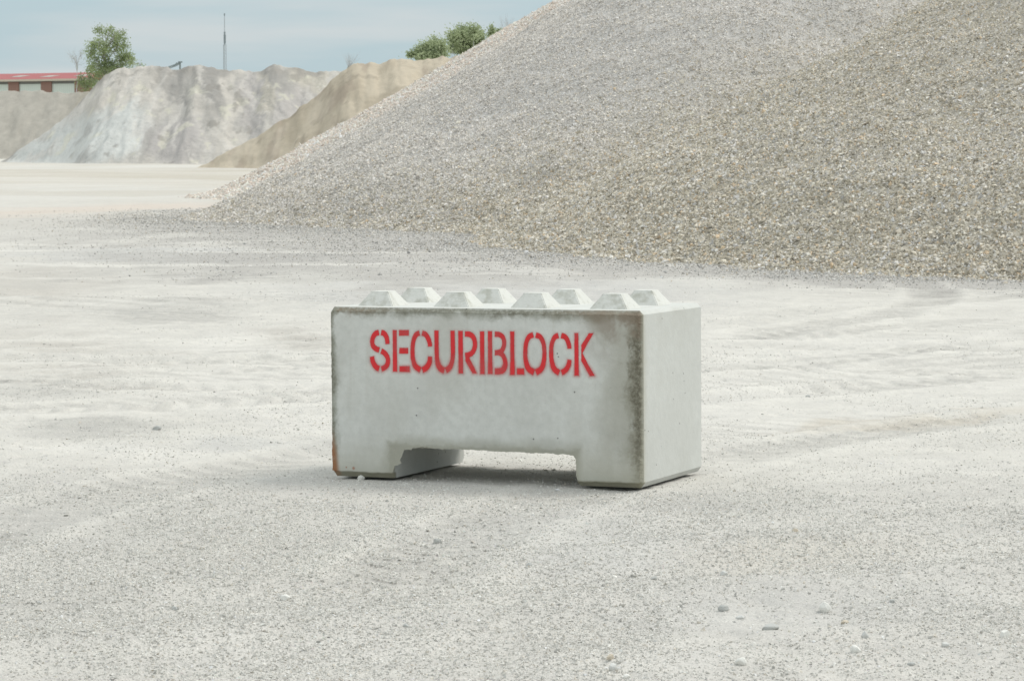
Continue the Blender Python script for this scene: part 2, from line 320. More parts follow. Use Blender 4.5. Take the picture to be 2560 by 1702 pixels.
# ------------------------------------------------------------ ground sheet
def build_ground():
    xs = np.concatenate([-np.geomspace(4000, 9, 46), -np.arange(3.6, 9, .06)[::-1], np.arange(-3.58, 3.59, .022), np.arange(3.6, 9, .06), np.geomspace(9, 4000, 46)])
    ys = [-4000, -1500, -500, -150, -50, -15, -3, 2, 4, 6.]
    y = 6.6
    while y < 46: ys.append(y); y += max(.020, .020*(y/14)**1.55)
    while y < 260: ys.append(y); y *= 1.012
    ys += list(np.geomspace(y, 6000, 30)); ys = np.array(ys)
    X, Y = np.meshgrid(xs, ys); Z = gz(X, Y)
    Z = np.where((np.abs(X) > 120) | (Y > 400) | (Y < 0), 0, Z)
    # the yard's own colours: cream dust, grey gravel film, tan and warm grey patches, worn wheel lines
    Ys = np.maximum(Y, 1.); U = 1280+X/Ys*F_PX; Vv = 340+EYE*F_PX/Ys*1.003
    w1 = fbm(X*.9, Y*.5, 5, 41, .6)-.5; w2 = fbm(X*.9+11, Y*.5, 5, 42, .6)-.5
    U = U+w1*260; Vv = Vv+w2*np.clip((Vv-340)*.22, 6, 130)
    base = np.array((.665, .655, .610)); C = np.zeros(X.shape+(3,))+base
    def blob(u, v, ru, rv, col, k, soft=.5):
        nonlocal C
        q = np.sqrt(((U-u)/ru)**2+((Vv-v)/rv)**2); C = lerp(C, col, k*(1-ss(1-soft, 1+soft, q)))
    warm = (.555, .535, .490); grey = (.50, .495, .465); lite = (.73, .72, .675); tan = (.60, .55, .46); pink = (.69, .61, .53); cool = (.56, .565, .55)
    C = lerp(C, (.635, .625, .585), ss(1120, 1260, Vv))                      # coarser apron nearer the camera
    for a in [(60, 705, 190, 42, warm, .7), (480, 640, 420, 16, cool, .6), (330, 690, 260, 12, grey, .35), (420, 778, 190, 20, grey, .6), (710, 852, 120, 32, warm, .8), (110, 850, 200, 38, warm, .7),
              (260, 925, 260, 26, warm, .55), (60, 960, 140, 20, grey, .5), (190, 1075, 170, 26, grey, .75), (560, 870, 160, 36, lite, .7), (680, 990, 260, 60, lite, .6), (280, 1125, 300, 14, lite, .7),
              (900, 1050, 200, 30, lite, .5), (620, 1105, 180, 20, cool, .5), (230, 1330, 330, 110, grey, .4), (100, 1550, 260, 80, grey, .35), (700, 1420, 300, 80, warm, .35), (1700, 1250, 330, 26, grey, .45), (1500, 1360, 300, 60, cool, .35),
              (2050, 960, 460, 120, lite, .6), (2260, 850, 330, 24, lite, .5), (2150, 1062, 200, 13, tan, .5), (2420, 1050, 160, 12, tan, .5), (1750, 1000, 120, 40, lite, .4), (2350, 1180, 260, 30, lite, .5),
              (1180, 1215, 220, 9, lite, .7), (1050, 1255, 180, 9, lite, .5), (1650, 1665, 240, 40, lite, .45), (2000, 1380, 300, 40, tan, .22), (2250, 1420, 260, 40, lite, .3), (1950, 1520, 420, 60, cool, .3), (720, 1640, 360, 40, lite, .35),
              (1250, 735, 520, 42, cool, .65), (900, 680, 380, 26, grey, .5), (500, 540, 420, 6, tan, .3), (60, 560, 300, 14, warm, .4)]: blob(*a)
    # grey film of crushed gravel in front of the great heap
    dist = -great_raw(X, Y)/.6; wid = 3.6+4.6*ss(2, -4, X)
    film = (1-ss(.35, 1.0, dist/wid+w1*1.3+w2*.5))*(Y > 20)
    film = film*(.15+.85*ss(-10., -5.5, X+w1*8-(Y-52)*.15)); C = lerp(C, (.475, .465, .44), film*.82)
    # far bands
    C = lerp(C, (.625, .595, .525), ss(84, 98, Y+w1*30)*(1-ss(128, 150, Y+w2*25))*.75)
    C = lerp(C, (.69, .68, .63), ss(142, 152, Y+w1*16)*.9); C = lerp(C, (.50, .46, .37), ss(60, 90, Y)*ss(.50, .60, fbm(X*.16, Y*.16, 6, 94, .65))*.4); C = lerp(C, (.74, .73, .69), ss(60, 90, Y)*ss(.54, .64, fbm(X*.14+3, Y*.16, 6, 98, .65))*.35)
    def seg(ax, ay, bx, by):
        dx, dy = bx-ax, by-ay; q = np.clip(((X-ax)*dx+(Y-ay)*dy)/(dx*dx+dy*dy), 0, 1)
        return np.hypot((X-ax-q*dx), (Y-ay-q*dy)*.7)
    C = lerp(C, pink, (1-ss(.4, 3.0, seg(-11, 59, -7.6, 66)+w1*4))*.7)
    # thin pale crests pushed up beside the wheel tracks, broken along their length
    for (a, b, wd, k_) in ((-.01, 39.3, .30, .8), (-.06, 35.6, .26, .8), (.03, 42.5, .35, .5), (-.12, 31.5, .22, .7), (-.20, 27.6, .2, .6), (-.10, 22.6, .16, .55), (-.10, 21.0, .16, .5), (.16, 29.6, .2, .5), (.30, 17.3, .12, .5), (.33, 10.0, .1, .3), (-.3, 18.6, .12, .5), (.1, 33.4, .25, .5)):
        dd = np.abs(Y-b-a*X+.5*np.sin(X*.35+b)+w2*1.6+.06*np.sin(X*11+b))/wd
        C = lerp(C, (.76, .75, .70), np.exp(-dd*dd)*k_*ss(.38, .58, fbm(X*.55, Y*.3, 3, 90+int(b))))
    # lug marks of heavy tyres, seen as fine parallel hatching
    for (a, b, wd, px_, sk) in ((-.16, 24.6, 1.0, .34, 2.2), (-.20, 21.2, .8, .30, -2.), (.05, 28.5, .8, .36, 1.5), (.33, 15.2, .5, .24, 1.8), (-.05, 33., .9, .4, -1.6), (.12, 19., .6, .26, 1.5)):
        dd = np.abs(Y-b-a*X+.4*np.sin(X*.3+b))/wd
        C = C*(1-.11*np.exp(-dd**4)*ss(.4, .55, fbm(X*.6, Y*.4, 3, 97))*(np.sin((X+sk*(Y-b))*2*np.pi/px_/1.6+w1*3) > .1))[..., None]
    for (cx, cy, rr_, a0, a1) in ARCS:
        rad = np.hypot(X-cx, Y-cy); th = np.arctan2(Y-cy, X-cx); on = ss(a0, a0+.12, th)*(1-ss(a1-.12, a1, th))
        for off in (0, 1.95):
            q = (rad-rr_-off)/.26; inb = np.exp(-q**4)*on*(.35+.65*ss(.4, .55, fbm(X*.8, Y*.8, 2, 47)))
            C = C*(1-inb*.10*(np.sin((th*rr_+np.abs(q)*.12)*2*np.pi/.19) > .1)-inb*.03)[..., None]
            C = lerp(C, (.74, .73, .68), np.exp(-((np.abs(q)-1.3)/.3)**2)*on*.5)
    C = C*np.array((.865, .85, .84))
    C = C*(.94+.12*fbm(X*2.2, Y*1.5, 5, 93, .65))[..., None]
    C = lerp(C, (.42, .42, .39), (np.hypot(X, Y) > 420).astype(float)*.7)
    grit = np.clip(.25+.55*ss(1130, 1240, Vv)+film*.8, 0, 1)
    V = np.stack([X, Y, Z], -1).reshape(-1, 3)
    o = mesh_np('ground', V, grid_faces(len(xs), len(ys)), M_GROUND, C.reshape(-1, 3), True, extra={'grit': grit})
    return tag(o, kind='structure')
build_ground()

# ------------------------------------------------------------ stones as geometry
OCT = np.array([(1,0,0),(0,1,0),(-1,0,0),(0,-1,0),(0,0,1),(0,0,-1)], float)
OF = np.array([(0,1,4),(1,2,4),(2,3,4),(3,0,4),(1,0,5),(2,1,5),(3,2,5),(0,3,5)])
def stones(P, rad, cols, flat=.7):
    n = len(P); q = rng.normal(size=(n, 4)); q /= np.linalg.norm(q, axis=1)[:, None]
    a, b, c, d = q.T
    Rm = np.stack([1-2*(c*c+d*d), 2*(b*c-a*d), 2*(b*d+a*c), 2*(b*c+a*d), 1-2*(b*b+d*d), 2*(c*d-a*b), 2*(b*d-a*c), 2*(c*d+a*b), 1-2*(b*b+c*c)], 1).reshape(n, 3, 3)
    sc = rad[:, None]*np.stack([rng.uniform(.9, 1.5, n), rng.uniform(.8, 1.15, n), rng.uniform(flat-.15, flat+.2, n)], 1)
    v = OCT[None]*rng.uniform(.75, 1.2, (n, 6, 1))+rng.normal(0, .18, (n, 6, 3))
    v = np.einsum('nij,nkj->nki', Rm, v*sc[:, None, :])+P[:, None, :]
    f = (OF[None]+np.arange(n)[:, None, None]*6).reshape(-1, 3)
    return v.reshape(-1, 3), f, np.repeat(cols, 6, axis=0)

def gravel(name, hf, x0, x1, y0, y1, step, sx0, sx1, sy0, sy1, cell, rad, colf, zmax, label):
    xs = np.arange(x0, x1+1e-6, step); ys = np.arange(y0, y1+1e-6, step)
    X, Y = np.meshgrid(xs, ys); Z = hf(X, Y)
    C = colf(X, Y, Z, False)*.85
    V = np.stack([X, Y, Z], -1).reshape(-1, 3); Fg = grid_faces(len(xs), len(ys))
    keep = (V[Fg][:, :, 2].max(1) > -.12); Fg = Fg[keep]
    u = np.unique(Fg); mp_ = np.full(len(V), -1); mp_[u] = np.arange(len(u)); V = V[u]; C = C.reshape(-1, 3)[u]; Fg = mp_[Fg]
    # stones lying on the faces that look towards the yard
    gx = np.arange(sx0, sx1, cell); gy = np.arange(sy0, sy1, cell)
    PX, PY = np.meshgrid(gx, gy); PX = (PX+rng.uniform(0, cell, PX.shape)).ravel(); PY = (PY+rng.uniform(0, cell, PY.shape)).ravel()
    PZ = hf(PX, PY); e = .1
    nx = -(hf(PX+e, PY)-PZ)/e; ny = -(hf(PX, PY+e)-PZ)/e
    face = (nx*(-PX)+ny*(-PY)+(EYE-PZ))/np.hypot(PX, PY)
    k = (PZ > gz(PX, PY)-.02) & (PZ < zmax(PY)) & (face > -.05)
    # thin the toe out so stones dribble on to the ground
    PX, PY, PZ = PX[k], PY[k], PZ[k]
    cols = colf(PX, PY, PZ, True)
    rr = rad*np.clip(rng.lognormal(0, .34, len(PX)), .45, 2.4)*(1.22-.32*ss(0, 3.2, PZ))
    sv, sf, scol = stones(np.stack([PX, PY, PZ+rr*.15], 1), rr, cols)
    # dribbled stones
    o = mesh_np(name, np.vstack([V, sv]), [Fg, sf+len(V)], M_STONE, np.vstack([C, scol]), np.concatenate([np.ones(len(Fg), bool), np.zeros(len(sf), bool)]))
    return tag(o, label, 'gravel pile')

def stone_palette(n, pal, wts):
    i = rng.choice(len(pal), n, p=np.array(wts)/sum(wts)); c = np.array(pal)[i]
    return np.clip(c*np.clip(rng.normal(1, .12, (n, 1)), .6, 1.3), 0, .78)
def c_great(X, Y, Z, st):
    a = cone(X, Y, 6.2, 57.6, 12.6, .615); b = cone(X, Y, 13.6, 43.4, 13.75, .585)
    br = ss(-4.2, 1.5, b-a+(fbm(X*.5, Y*.5, 3, 77)-.5)*2.2)
    low = 1-ss(.1, 1.5, Z)
    br = np.clip(br*.85+low*.35, 0, 1)
    if not st: return lerp((.62, .60, .57), (.52, .48, .40), br)
    n = len(X)
    g = stone_palette(n, [(.70, .685, .655), (.60, .585, .56), (.78, .765, .73), (.50, .49, .475), (.68, .64, .57)], [5, 4, 2.6, 1.8, 1.5])
    w_ = stone_palette(n, [(.64, .61, .53), (.50, .47, .39), (.76, .74, .68), (.37, .35, .30), (.62, .51, .37), (.55, .555, .55)], [5, 4, 3, 2.4, 1.0, 2])
    pick = rng.uniform(size=n) < br
    lum = .90+.20*fbm(X*.5+Y*.25, Z*.35, 5, 88, .6)
    return np.where(pick[:, None], w_, g)*lum[:, None]*np.array((1.03, .995, .955))
gravel('gravel_pile', h_great, -9, 26, 27, 72, .12, -7.6, 9.2, 28, 60, .0262, .0150, c_great, lambda y: EYE+.0535*y+.3,
       'huge heap of coarse grey and brown gravel filling the right of the yard')
def h_pink(X, Y):
    wob = (fbm(X*.3, Y*.3, 2, 13)-.5)*.5
    return toe(cone(X, Y, 3.2, 77, 11.42+wob*.6, .575), .3)-.12+(fbm(X*2, Y*2, 3, 18)-.5)*.1
def c_pink(X, Y, Z, st):
    if not st: return np.zeros(X.shape+(3,))+np.array((.72, .65, .58))
    return stone_palette(len(X), [(.78, .69, .61), (.77, .66, .57), (.78, .73, .67), (.72, .62, .53)], [5, 2, 5, 1])
gravel('gravel_pile', h_pink, -10, 17, 63, 92, .3, -9.2, 4, 64, 82, .05, .026, c_pink, lambda y: EYE+.0535*y+.3,
       'pale pinkish gravel heap, a thin strip along the left edge of the huge grey heap')

# ------------------------------------------------------------ far heaps as ridges
def ridge(name, prof, yc, slope, bslope, x1, mat, colf, label, cat, step=.12, gul=.25, ys_=None, toe=.7, seed=0, back=12, frontd=14, fan=0):
    """prof: [(src px u, v)] skyline; converted at the crest depth to metres"""
    P = [ray(u, v, yc) for u, v in prof]; px = np.array([p.x for p in P]); pz = np.array([max(p.z, -.4) for p in P])
    xs = np.arange(px[0]-1, x1, step); ys = np.concatenate([np.arange(yc-frontd, yc+1, step*.85), np.arange(yc+1, yc+back, step*4)])
    X, Y = np.meshgrid(xs, ys)
    Xf = X+np.clip((yc-Y), 0, 12)*np.clip((-21-X)*.075, -.4, .7)*fan
    gl = (fbm(Xf*.55, Y*.10+seed, 4, 100+seed, .55)-.5)
    Xs = X+gl*1.4*np.clip((yc-Y)/5, 0, 1)
    Cr = np.interp(Xs, px, pz); Cr = Cr+(fbm(X*1.3, Y*.25, 4, 350+seed, .65)-.5)*.42*np.clip(Cr/3, 0, 1)
    D = yc-Y+(fbm(X*.28, Y*.05, 2, 200+seed)-.5)*2.2*np.clip((yc-Y)/3, 0, 1)
    H = Cr-np.where(D > 0, D*slope, -D*bslope)
    H = np.where(H > 0, np.where(H < toe, H*H/(2*toe)+H*.5, H), H)
    amp = np.clip(D/2.5, 0, 1)*np.clip(H/1.5, 0, 1)
    H = H-np.abs(fbm(Xf*.9+gl*2, Y*.16, 4, 330+seed, .55)-.5)*gul*amp*4*1.0+gul*.35*amp+gl*gul*4*amp+(fbm(Xf*1.8, Y*.8, 4, 300+seed)-.5)*gul*amp*1.5+(fbm(X*4, Y*4, 2, 310+seed)-.5)*.08-.05
    C = colf(X, Y, H, D, gl)
    V = np.stack([X, Y, H], -1).reshape(-1, 3); Fg = grid_faces(len(xs), len(ys)); k = V[Fg][:, :, 2].max(1) > -.2; Fg = Fg[k]
    u = np.unique(Fg); q = np.full(len(V), -1); q[u] = np.arange(len(u))
    o = mesh_np(name, V[u], q[Fg], mat, C.reshape(-1, 3)[u], True)
    return tag(o, label, cat)
def c_tan(X, Y, H, D, gl):
    C = lerp((.50, .44, .345), (.43, .375, .29), ss(.45, .65, fbm(X*.8, Y*.5, 4, 401)))
    C = lerp(C, (.36, .30, .24), ss(.58, .70, fbm(X*1.6, Y*.5, 4, 402))*.6)
    C = lerp(C, (.27, .235, .185), ss(.62, .68, fbm(X*.9+Y*.5, Y*1.3, 5, 405, .65))*.45)
    return lerp(C, (.55, .49, .40), ss(.6, .75, fbm(X*1.1, Y*.4, 4, 403))*.3)
ridge('sand_pile', [(455, 428), (515, 402), (590, 366), (655, 330), (708, 296), (755, 264), (802, 226), (838, 190), (872, 163), (885, 157), (897, 154), (915, 158), (926, 152), (938, 153), (945, 157), (965, 150), (985, 147),
      (1015, 145), (1030, 146), (1062, 144), (1085, 141), (1105, 137), (1140, 135), (1165, 139), (1230, 150), (1330, 180), (1450, 260), (1600, 360)], 146, .62, .8, 6, M_SAND, c_tan,
      'tan sand heap with a ragged crest between the pale mound and the pinkish gravel', 'sand pile', .1, .10, seed=3)
def c_mound(X, Y, H, D, gl):
    U = 1280+X/175*F_PX
    wx = (fbm(X*.9, D*.5, 5, 501, .6)-.5); wy = (fbm(X*.9+7, D*.5, 5, 502, .6)-.5)
    U = U+wx*75-(D-3)*3.0*np.sign(U-430)*.0; E = (180-(H-1.63)/175*F_PX)/25+wy*2.6
    C = np.zeros(X.shape+(3,))+np.array((.54, .515, .47))
    def blob(u, d, ru, rd, col, k, lean=0., soft=.45):
        nonlocal C
        q = np.sqrt(((U-u-lean*(E-d))/ru)**2+((E-d)/rd)**2); C = lerp(C, col, k*(1-ss(1-soft, 1+soft*.6, q)))
    cream = (.60, .565, .51); white = (.66, .63, .58); slate = (.62, .63, .60); taupe = (.37, .355, .33); mauve = (.46, .435, .415); tan = (.52, .485, .41)
    blob(60, 9, 190, 3.6, (.70, .70, .66), .95); blob(320, 2.5, 95, 3.0, cream, .9, -6); blob(235, 4.5, 50, 2.2, cream, .8, -9)
    blob(300, 7.2, 150, 2.6, slate, .95, -8); blob(120, 8.2, 110, 1.6, slate, .9, -8); blob(345, 5.6, 18, 2.4, slate, .8, -6)
    blob(470, 7.6, 85, 2.6, mauve, .9, 4); blob(455, 2.6, 17, 3.2, taupe, .95, 9); blob(530, 2.4, 48, 3.6, taupe, 1., 6); blob(440, 1.2, 40, 1.5, taupe, .8, 6); blob(505, 4.2, 24, 1.6, cream, .7, 5)
    blob(600, 5.2, 20, 6.0, cream, .95, 5); blob(590, 1.0, 15, 1.3, cream, .8); blob(650, 4.2, 34, 4.6, mauve, .8, 6); blob(700, 1.6, 40, 1.8, taupe, .9, 5)
    blob(680, 3.4, 16, 2.4, tan, .8, 6); blob(780, 1.6, 55, 2.2, tan, .8, 5); blob(760, 4.6, 70, 2.6, mauve, .8, 3)
    blob(446, 6.3, 11, 1.2, white, .9, -5); blob(400, 3.8, 14, 2.6, white, .6, -4)
    s = (U+E*np.clip(22*(430-U)/330, -16, 26))*.025                # streaks fan out down the slope
    f = fbm(s*2.2, E*.22, 6, 511, .66); C = lerp(C, white, ss(.56, .70, f)*.62); C = lerp(C, taupe, (1-ss(.30, .42, f))*.5)
    f = fbm(s*5, E*.5, 4, 513, .6); C = C*(.78+.24*f)[..., None]
    C = lerp(C, (.64, .62, .50), ss(.66, .74, fbm(X*1.4, Y*1.2, 4, 520))*.45)
    C = lerp(C, (.26, .245, .22), ss(.66, .74, fbm(X*1.2+3, Y*.8, 5, 531, .6))*.55)
    return lerp(C, (.33, .31, .28), (1-ss(0, 1.1, D+wy*3))*ss(.42, .56, fbm(X*.9, Y, 3, 541))*.8)
ridge('mineral_mound', [(-60, 440), (0, 400), (60, 365), (120, 325), (165, 290), (205, 250), (235, 213), (262, 186), (298, 168), (330, 167), (348, 161), (378, 161), (400, 166), (420, 169), (450, 170), (480, 165), (500, 162), (520, 166), (560, 172), (585, 171), (600, 169), (615, 174),
      (650, 175), (670, 166), (690, 162), (712, 164), (735, 166), (760, 172), (785, 178), (812, 178), (830, 179), (855, 181), (880, 190), (930, 230), (1000, 300), (1080, 400)], 175, .60, .7, -5, M_PALE, c_mound,
      'broad whitish mound of fine quarry sand streaked grey in the left background', 'sand mound', .11, .14, seed=9, back=16, frontd=15, fan=1)
def c_left(X, Y, H, D, gl):
    C = lerp((.44, .425, .39), (.37, .345, .285), ss(-33.5, -29.5, X+(gl)*4))
    return C*np.array((.93, .91, .87))*(.85+.3*fbm(X*3, Y*2, 3, 560, .7))[..., None]
ridge('gravel_pile', [(-200, 245), (-60, 232), (0, 228), (40, 224), (62, 222), (90, 227), (140, 229), (185, 229), (215, 226), (240, 232), (280, 250), (340, 290), (420, 380), (470, 440)], 212, .60, .7, -18, M_FAR, c_left,
      'low grey gravel heap under the red roofed shed behind the whitish mound', 'gravel pile', .16, .06, seed=15, frontd=15)

# ------------------------------------------------------------ the concrete block
def build_block():
    root = empty('concrete_block', (BX, BY, 0), (BTX, BTY, -BTH))
    tag(root, 'pale grey concrete block on the ground with red stencilled lettering', 'concrete block')
    Lx, H, W, c, cb = BL, BH, BW, .019, .025
    NX0, NX1, NZ = .330, 1.268, .147
    # outline of the cross-section (x, z) walked round; o = outer (y=c), f = front face line
    keys = [  # (outer point), (front point)
        ((cb, 0), (cb, cb)), ((NX0, 0), (NX0-.004, cb)), ((NX0, .05), (.338, .058)), ((NX0, .06), (.340, .062)), ((NX0, .07), (.362, .066)), ((NX0, .08), (.379, .073)), ((NX0, .095), (.368, .088)),
        ((NX0, .12), (.384, .112)), ((NX0+.004, .138), (.3949, .136)), ((NX0+.03, NZ), (.430, .138)), ((NX0+.08, NZ), (.436, .1445)), ((NX0+.13, NZ), (.47, .149)), ((.70, NZ+.004), (.70, .1495)), ((.99, NZ+.002), (.99, .147)), ((NX1-.03, NZ), (NX1-.035, .1415)), ((NX1-.008, NZ-.006), (NX1-.008, .136)),
        ((NX1, NZ-.02), (NX1+.002, .12)), ((NX1, .08), (NX1+.003, .08)), ((NX1, .04), (NX1+.010, .035)), ((NX1+.004, .012), (NX1+.020, cb)), ((NX1+.02, 0), (NX1+.045, cb*.9)),
        ((Lx-c, 0), (Lx-c*.8, cb)), ((Lx, cb), (Lx-c*.75, cb*1.2)), ((Lx, H-c), (Lx-c*.7, H-c*1.1)), ((Lx-c, H), (Lx-c*1.1, H-c)),
        ((c, H), (c*1.1, H-c)), ((0, H-c*1.4), (c*.55, H-c*1.6)), ((0, cb*1.3), (c*.5, cb*1.2))]
    outer = []; front = []; n = len(keys)
    for i in range(n):
        (a, b), (a2, b2) = keys[i], keys[(i+1) % n]
        a = np.array(a); b = np.array(b); a2 = np.array(a2); b2 = np.array(b2)
        m = max(1, int(np.hypot(*(b2-b))/.0045))
        for j in range(m):
            t = j/m; outer.append(a+(a2-a)*t); front.append(b+(b2-b)*t)
    outer = np.array(outer); front = np.array(front); m = len(front)
    tang = np.roll(front, -1, 0)-np.roll(front, 1, 0); tang /= np.maximum(np.linalg.norm(tang, axis=1), 1e-6)[:, None]
    nrm = np.stack([tang[:, 1], -tang[:, 0]], 1)          # outwards
    s_ = np.cumsum(np.r_[0, np.linalg.norm(np.diff(front, axis=0), axis=1)])
    jag = (fbm(s_*38, s_*0, 4, 700, .65)-.5)*.011+(fbm(s_*9, s_*0, 2, 720)-.5)*.005
    amp = np.full(m, 1.); amp[(front[:, 0] > Lx-.03)] = 1.7; nt_ = (front[:, 0] > .32) & (front[:, 0] < 1.30) & (front[:, 1] < .17); amp[nt_] = 1.6; amp[nt_ & (front[:, 0] > .6) & (front[:, 0] < 1.2)] = .9; amp[front[:, 1] > H-.03] *= .75
    wave = np.sin(s_*0)
    front = front+nrm*(jag*amp)[:, None]
    rings = [np.stack([front[:, 0], np.zeros(m), front[:, 1]], 1),
             np.stack([front[:, 0]*.6+outer[:, 0]*.4, np.full(m, c*.45), front[:, 1]*.6+outer[:, 1]*.4], 1),
             np.stack([outer[:, 0], np.full(m, c), outer[:, 1]], 1),
             np.stack([outer[:, 0], np.full(m, W-c), outer[:, 1]], 1)]
    cen = np.array([Lx/2, H/2]); back = outer.copy()
    back[:, 0] = np.clip(outer[:, 0], c, Lx-c); back[:, 1] = np.clip(outer[:, 1], cb, H-c)
    rings.append(np.stack([back[:, 0], np.full(m, W), back[:, 1]], 1))
    bm = bmesh.new(); vs = [[bm.verts.new(p) for p in r] for r in rings]
    for a, b in zip(vs[:-1], vs[1:]):
        for i in range(m):
            j = (i+1) % m
            try: bm.faces.new((a[j], a[i], b[i], b[j]))
            except ValueError: pass
    from mathutils.geometry import delaunay_2d_cdt
    for ring, src, yv in ((vs[0], front, 0), (vs[-1], back, W)):
        q = [Vector(p) for p in src]
        ov, oe, of, ovi, _, _ = delaunay_2d_cdt(q, [], [list(range(m))], 1, 1e-7)
        vm = [ring[o_[0]] if o_ else bm.verts.new((p.x, yv, p.y)) for p, o_ in zip(ov, ovi)]
        for f in of:
            if len({vm[i] for i in f}) == 3:
                try: bm.faces.new([vm[i] for i in f])
                except ValueError: pass
    bmesh.ops.remove_doubles(bm, verts=bm.verts, dist=1e-5)
    bmesh.ops.recalc_face_normals(bm, faces=bm.faces)
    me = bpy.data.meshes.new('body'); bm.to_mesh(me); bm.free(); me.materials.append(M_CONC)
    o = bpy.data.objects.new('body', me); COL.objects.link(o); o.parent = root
    # studs: one truncated pyramid, copied
    def stud_mesh():
        bm = bmesh.new(); b, t, h = .094, .044, .069
        lv = []
        for (r, z) in ((b+.002, -.004), (b, .0), (t+.004, h-.006), (t, h)):
            lv.append([bm.verts.new((sx*r, sy*r, z)) for sx, sy in ((-1, -1), (1, -1), (1, 1), (-1, 1))])
        for a, c2 in zip(lv[:-1], lv[1:]):
            for i in range(4): bm.faces.new((a[i], a[(i+1) % 4], c2[(i+1) % 4], c2[i]))
        bm.faces.new(lv[-1])
        e = [e for e in bm.edges if abs(e.verts[0].co.z-e.verts[1].co.z) > .01]
        bmesh.ops.bevel(bm, geom=e, offset=.004, segments=2, affect='EDGES')
        me = bpy.data.meshes.new('stud'); bm.to_mesh(me); bm.free()
        m = Mat('stud_concrete', .88, .25)
        z = N(m.t, 'ShaderNodeSeparateXYZ'); m.L(m.tc.outputs['Object'], z.inputs[0])
        oi = N(m.t, 'ShaderNodeObjectInfo')
        v = N(m.t, 'ShaderNodeVectorMath', operation='ADD'); m.L(m.tc.outputs['Object'], v.inputs[0]); m.L(oi.outputs['Location'], v.inputs[1])
        c_ = m.mix(m.noise(6, 4, vec=v.outputs[0]), (.58, .58, .54), (.67, .675, .63))
        st = m.math('MULTIPLY', m.ss(m.noise(17, 4, .6, vec=v.outputs[0]), .42, .68), m.ss(z.outputs['Y'], .0, -.05))
        c_ = m.mix(m.math('MULTIPLY', st, .6), c_, (.36, .355, .29))
        c_ = m.mix(m.math('MULTIPLY', m.ss(m.noise(45, 3, vec=v.outputs[0]), .55, .7), .25), c_, (.36, .36, .31))
        m.out(c_, m.bump(m.noise(60, 4, vec=v.outputs[0]), .4, .004)); me.materials.append(m.m)
        return me
    sm = stud_mesh()
    for yy in (.205, .61):
        for xx in (.19, .59, .99, 1.39):
            s = bpy.data.objects.new('stud', sm); COL.objects.link(s); s.parent = root; s.location = (xx, yy, H)
    # ---- stencilled lettering: spray density from the distance to each stroke
    Mx = Euler((BTX, BTY, -BTH), 'XYZ').to_matrix(); org = Vector((BX, BY, 0))
    def face_pt(cx, cy):
        u = 900+cx/3.8672; v = 800+cy/3.8672
        a = ray(u, v, 13.)-Vector((0, 0, EYE)); o_ = Mx.transposed() @ (Vector((0, 0, EYE))-org); d = Mx.transposed() @ a
        t = -o_.y/d.y; p = o_+d*t; return (p.x, p.z)
    Wd, SY = 42., .77
    def cr(pts, k=8):
        P = [np.array(p, float) for p in pts]; P = [2*P[0]-P[1]]+P+[2*P[-1]-P[-2]]; r = []
        for i in range(1, len(P)-2):
            for j in range(k):
                t = j/k; a, b, c_, d = P[i-1:i+3]
                r.append(.5*((2*b)+(-a+c_)*t+(2*a-5*b+4*c_-d)*t*t+(-a+3*b-3*c_+d)*t**3))
        r.append(P[-2]); return np.array(r)
    def band(pts, w=Wd):
        q = cr(pts); q[:, 1] *= SY; t = np.gradient(q, axis=0); t /= np.linalg.norm(t, axis=1)[:, None]
        n_ = np.stack([-t[:, 1], t[:, 0]], 1)*w/2; p = np.vstack([q+n_, (q-n_)[::-1]]); p[:, 1] /= SY; return p
    def rc(x0, x1, y0, y1, sh=3): return np.array([(x0, y0), (x1, y0), (x1+sh, y1), (x0+sh, y1)], float)
    P = [band([(184,120),(150,132),(125,172),(119,215),(128,250),(152,275),(188,290)]), band([(205,120),(235,130),(257,165),(265,205),(266,232)]),
         band([(205,298),(238,318),(263,352),(272,390),(264,430),(240,458),(208,472)]), band([(117,352),(122,390),(138,428),(160,456),(186,470)]),
         rc(316,357,95,498), rc(377,475,95,152,0), rc(380,467,268,324,0), rc(383,480,446,499,0),
         band([(578,124),(543,142),(517,200),(508,290),(514,380),(537,445),(584,482)]), band([(600,124),(635,140),(660,178),(675,225),(677,255)]), band([(679,352),(675,398),(655,442),(630,468),(606,482)]),
         band([(740,100),(742,290),(746,375),(760,435),(784,470),(814,486)]), band([(895,102),(899,290),(895,375),(880,435),(858,468),(832,485)]),
         rc(950,995,103,516), band([(1015,134),(1060,138),(1095,165),(1112,215),(1108,270),(1088,312),(1055,335),(1016,342)]), np.array([(1018,330),(1050,345),(1132,516),(1090,517),(1019,395)], float),
         rc(1160,1202,108,521), rc(1236,1279,105,518),
         band([(1303,137),(1345,140),(1380,165),(1394,210),(1390,258),(1370,296),(1340,312),(1303,315)]), band([(1303,315),(1350,318),(1385,345),(1404,400),(1400,450),(1380,483),(1345,494),(1306,494)]),
         rc(1452,1492,110,526), rc(1520,1584,470,523,1),
         band([(1676,142),(1635,162),(1608,220),(1599,312),(1606,400),(1632,470),(1681,504)]), band([(1700,144),(1745,166),(1775,230),(1784,322),(1775,412),(1750,472),(1705,504)]),
         band([(1919,148),(1882,168),(1856,230),(1849,320),(1857,410),(1882,475),(1926,508)]), band([(1946,148),(1985,165),(2008,200),(2022,248),(2024,278)]), band([(2026,382),(2020,425),(2000,468),(1975,493),(1950,508)]),
         rc(2072,2113,124,536), np.array([(2140,242),(2213,127),(2258,127),(2152,318),(2207,430),(2270,538),(2222,540),(2140,395)], float)]
    P = [np.array([face_pt(*q) for q in p]) for p in P]
    g = .0022; allp = np.vstack(P); x0, z0 = allp.min(0)-.02; x1, z1 = allp.max(0)+.02
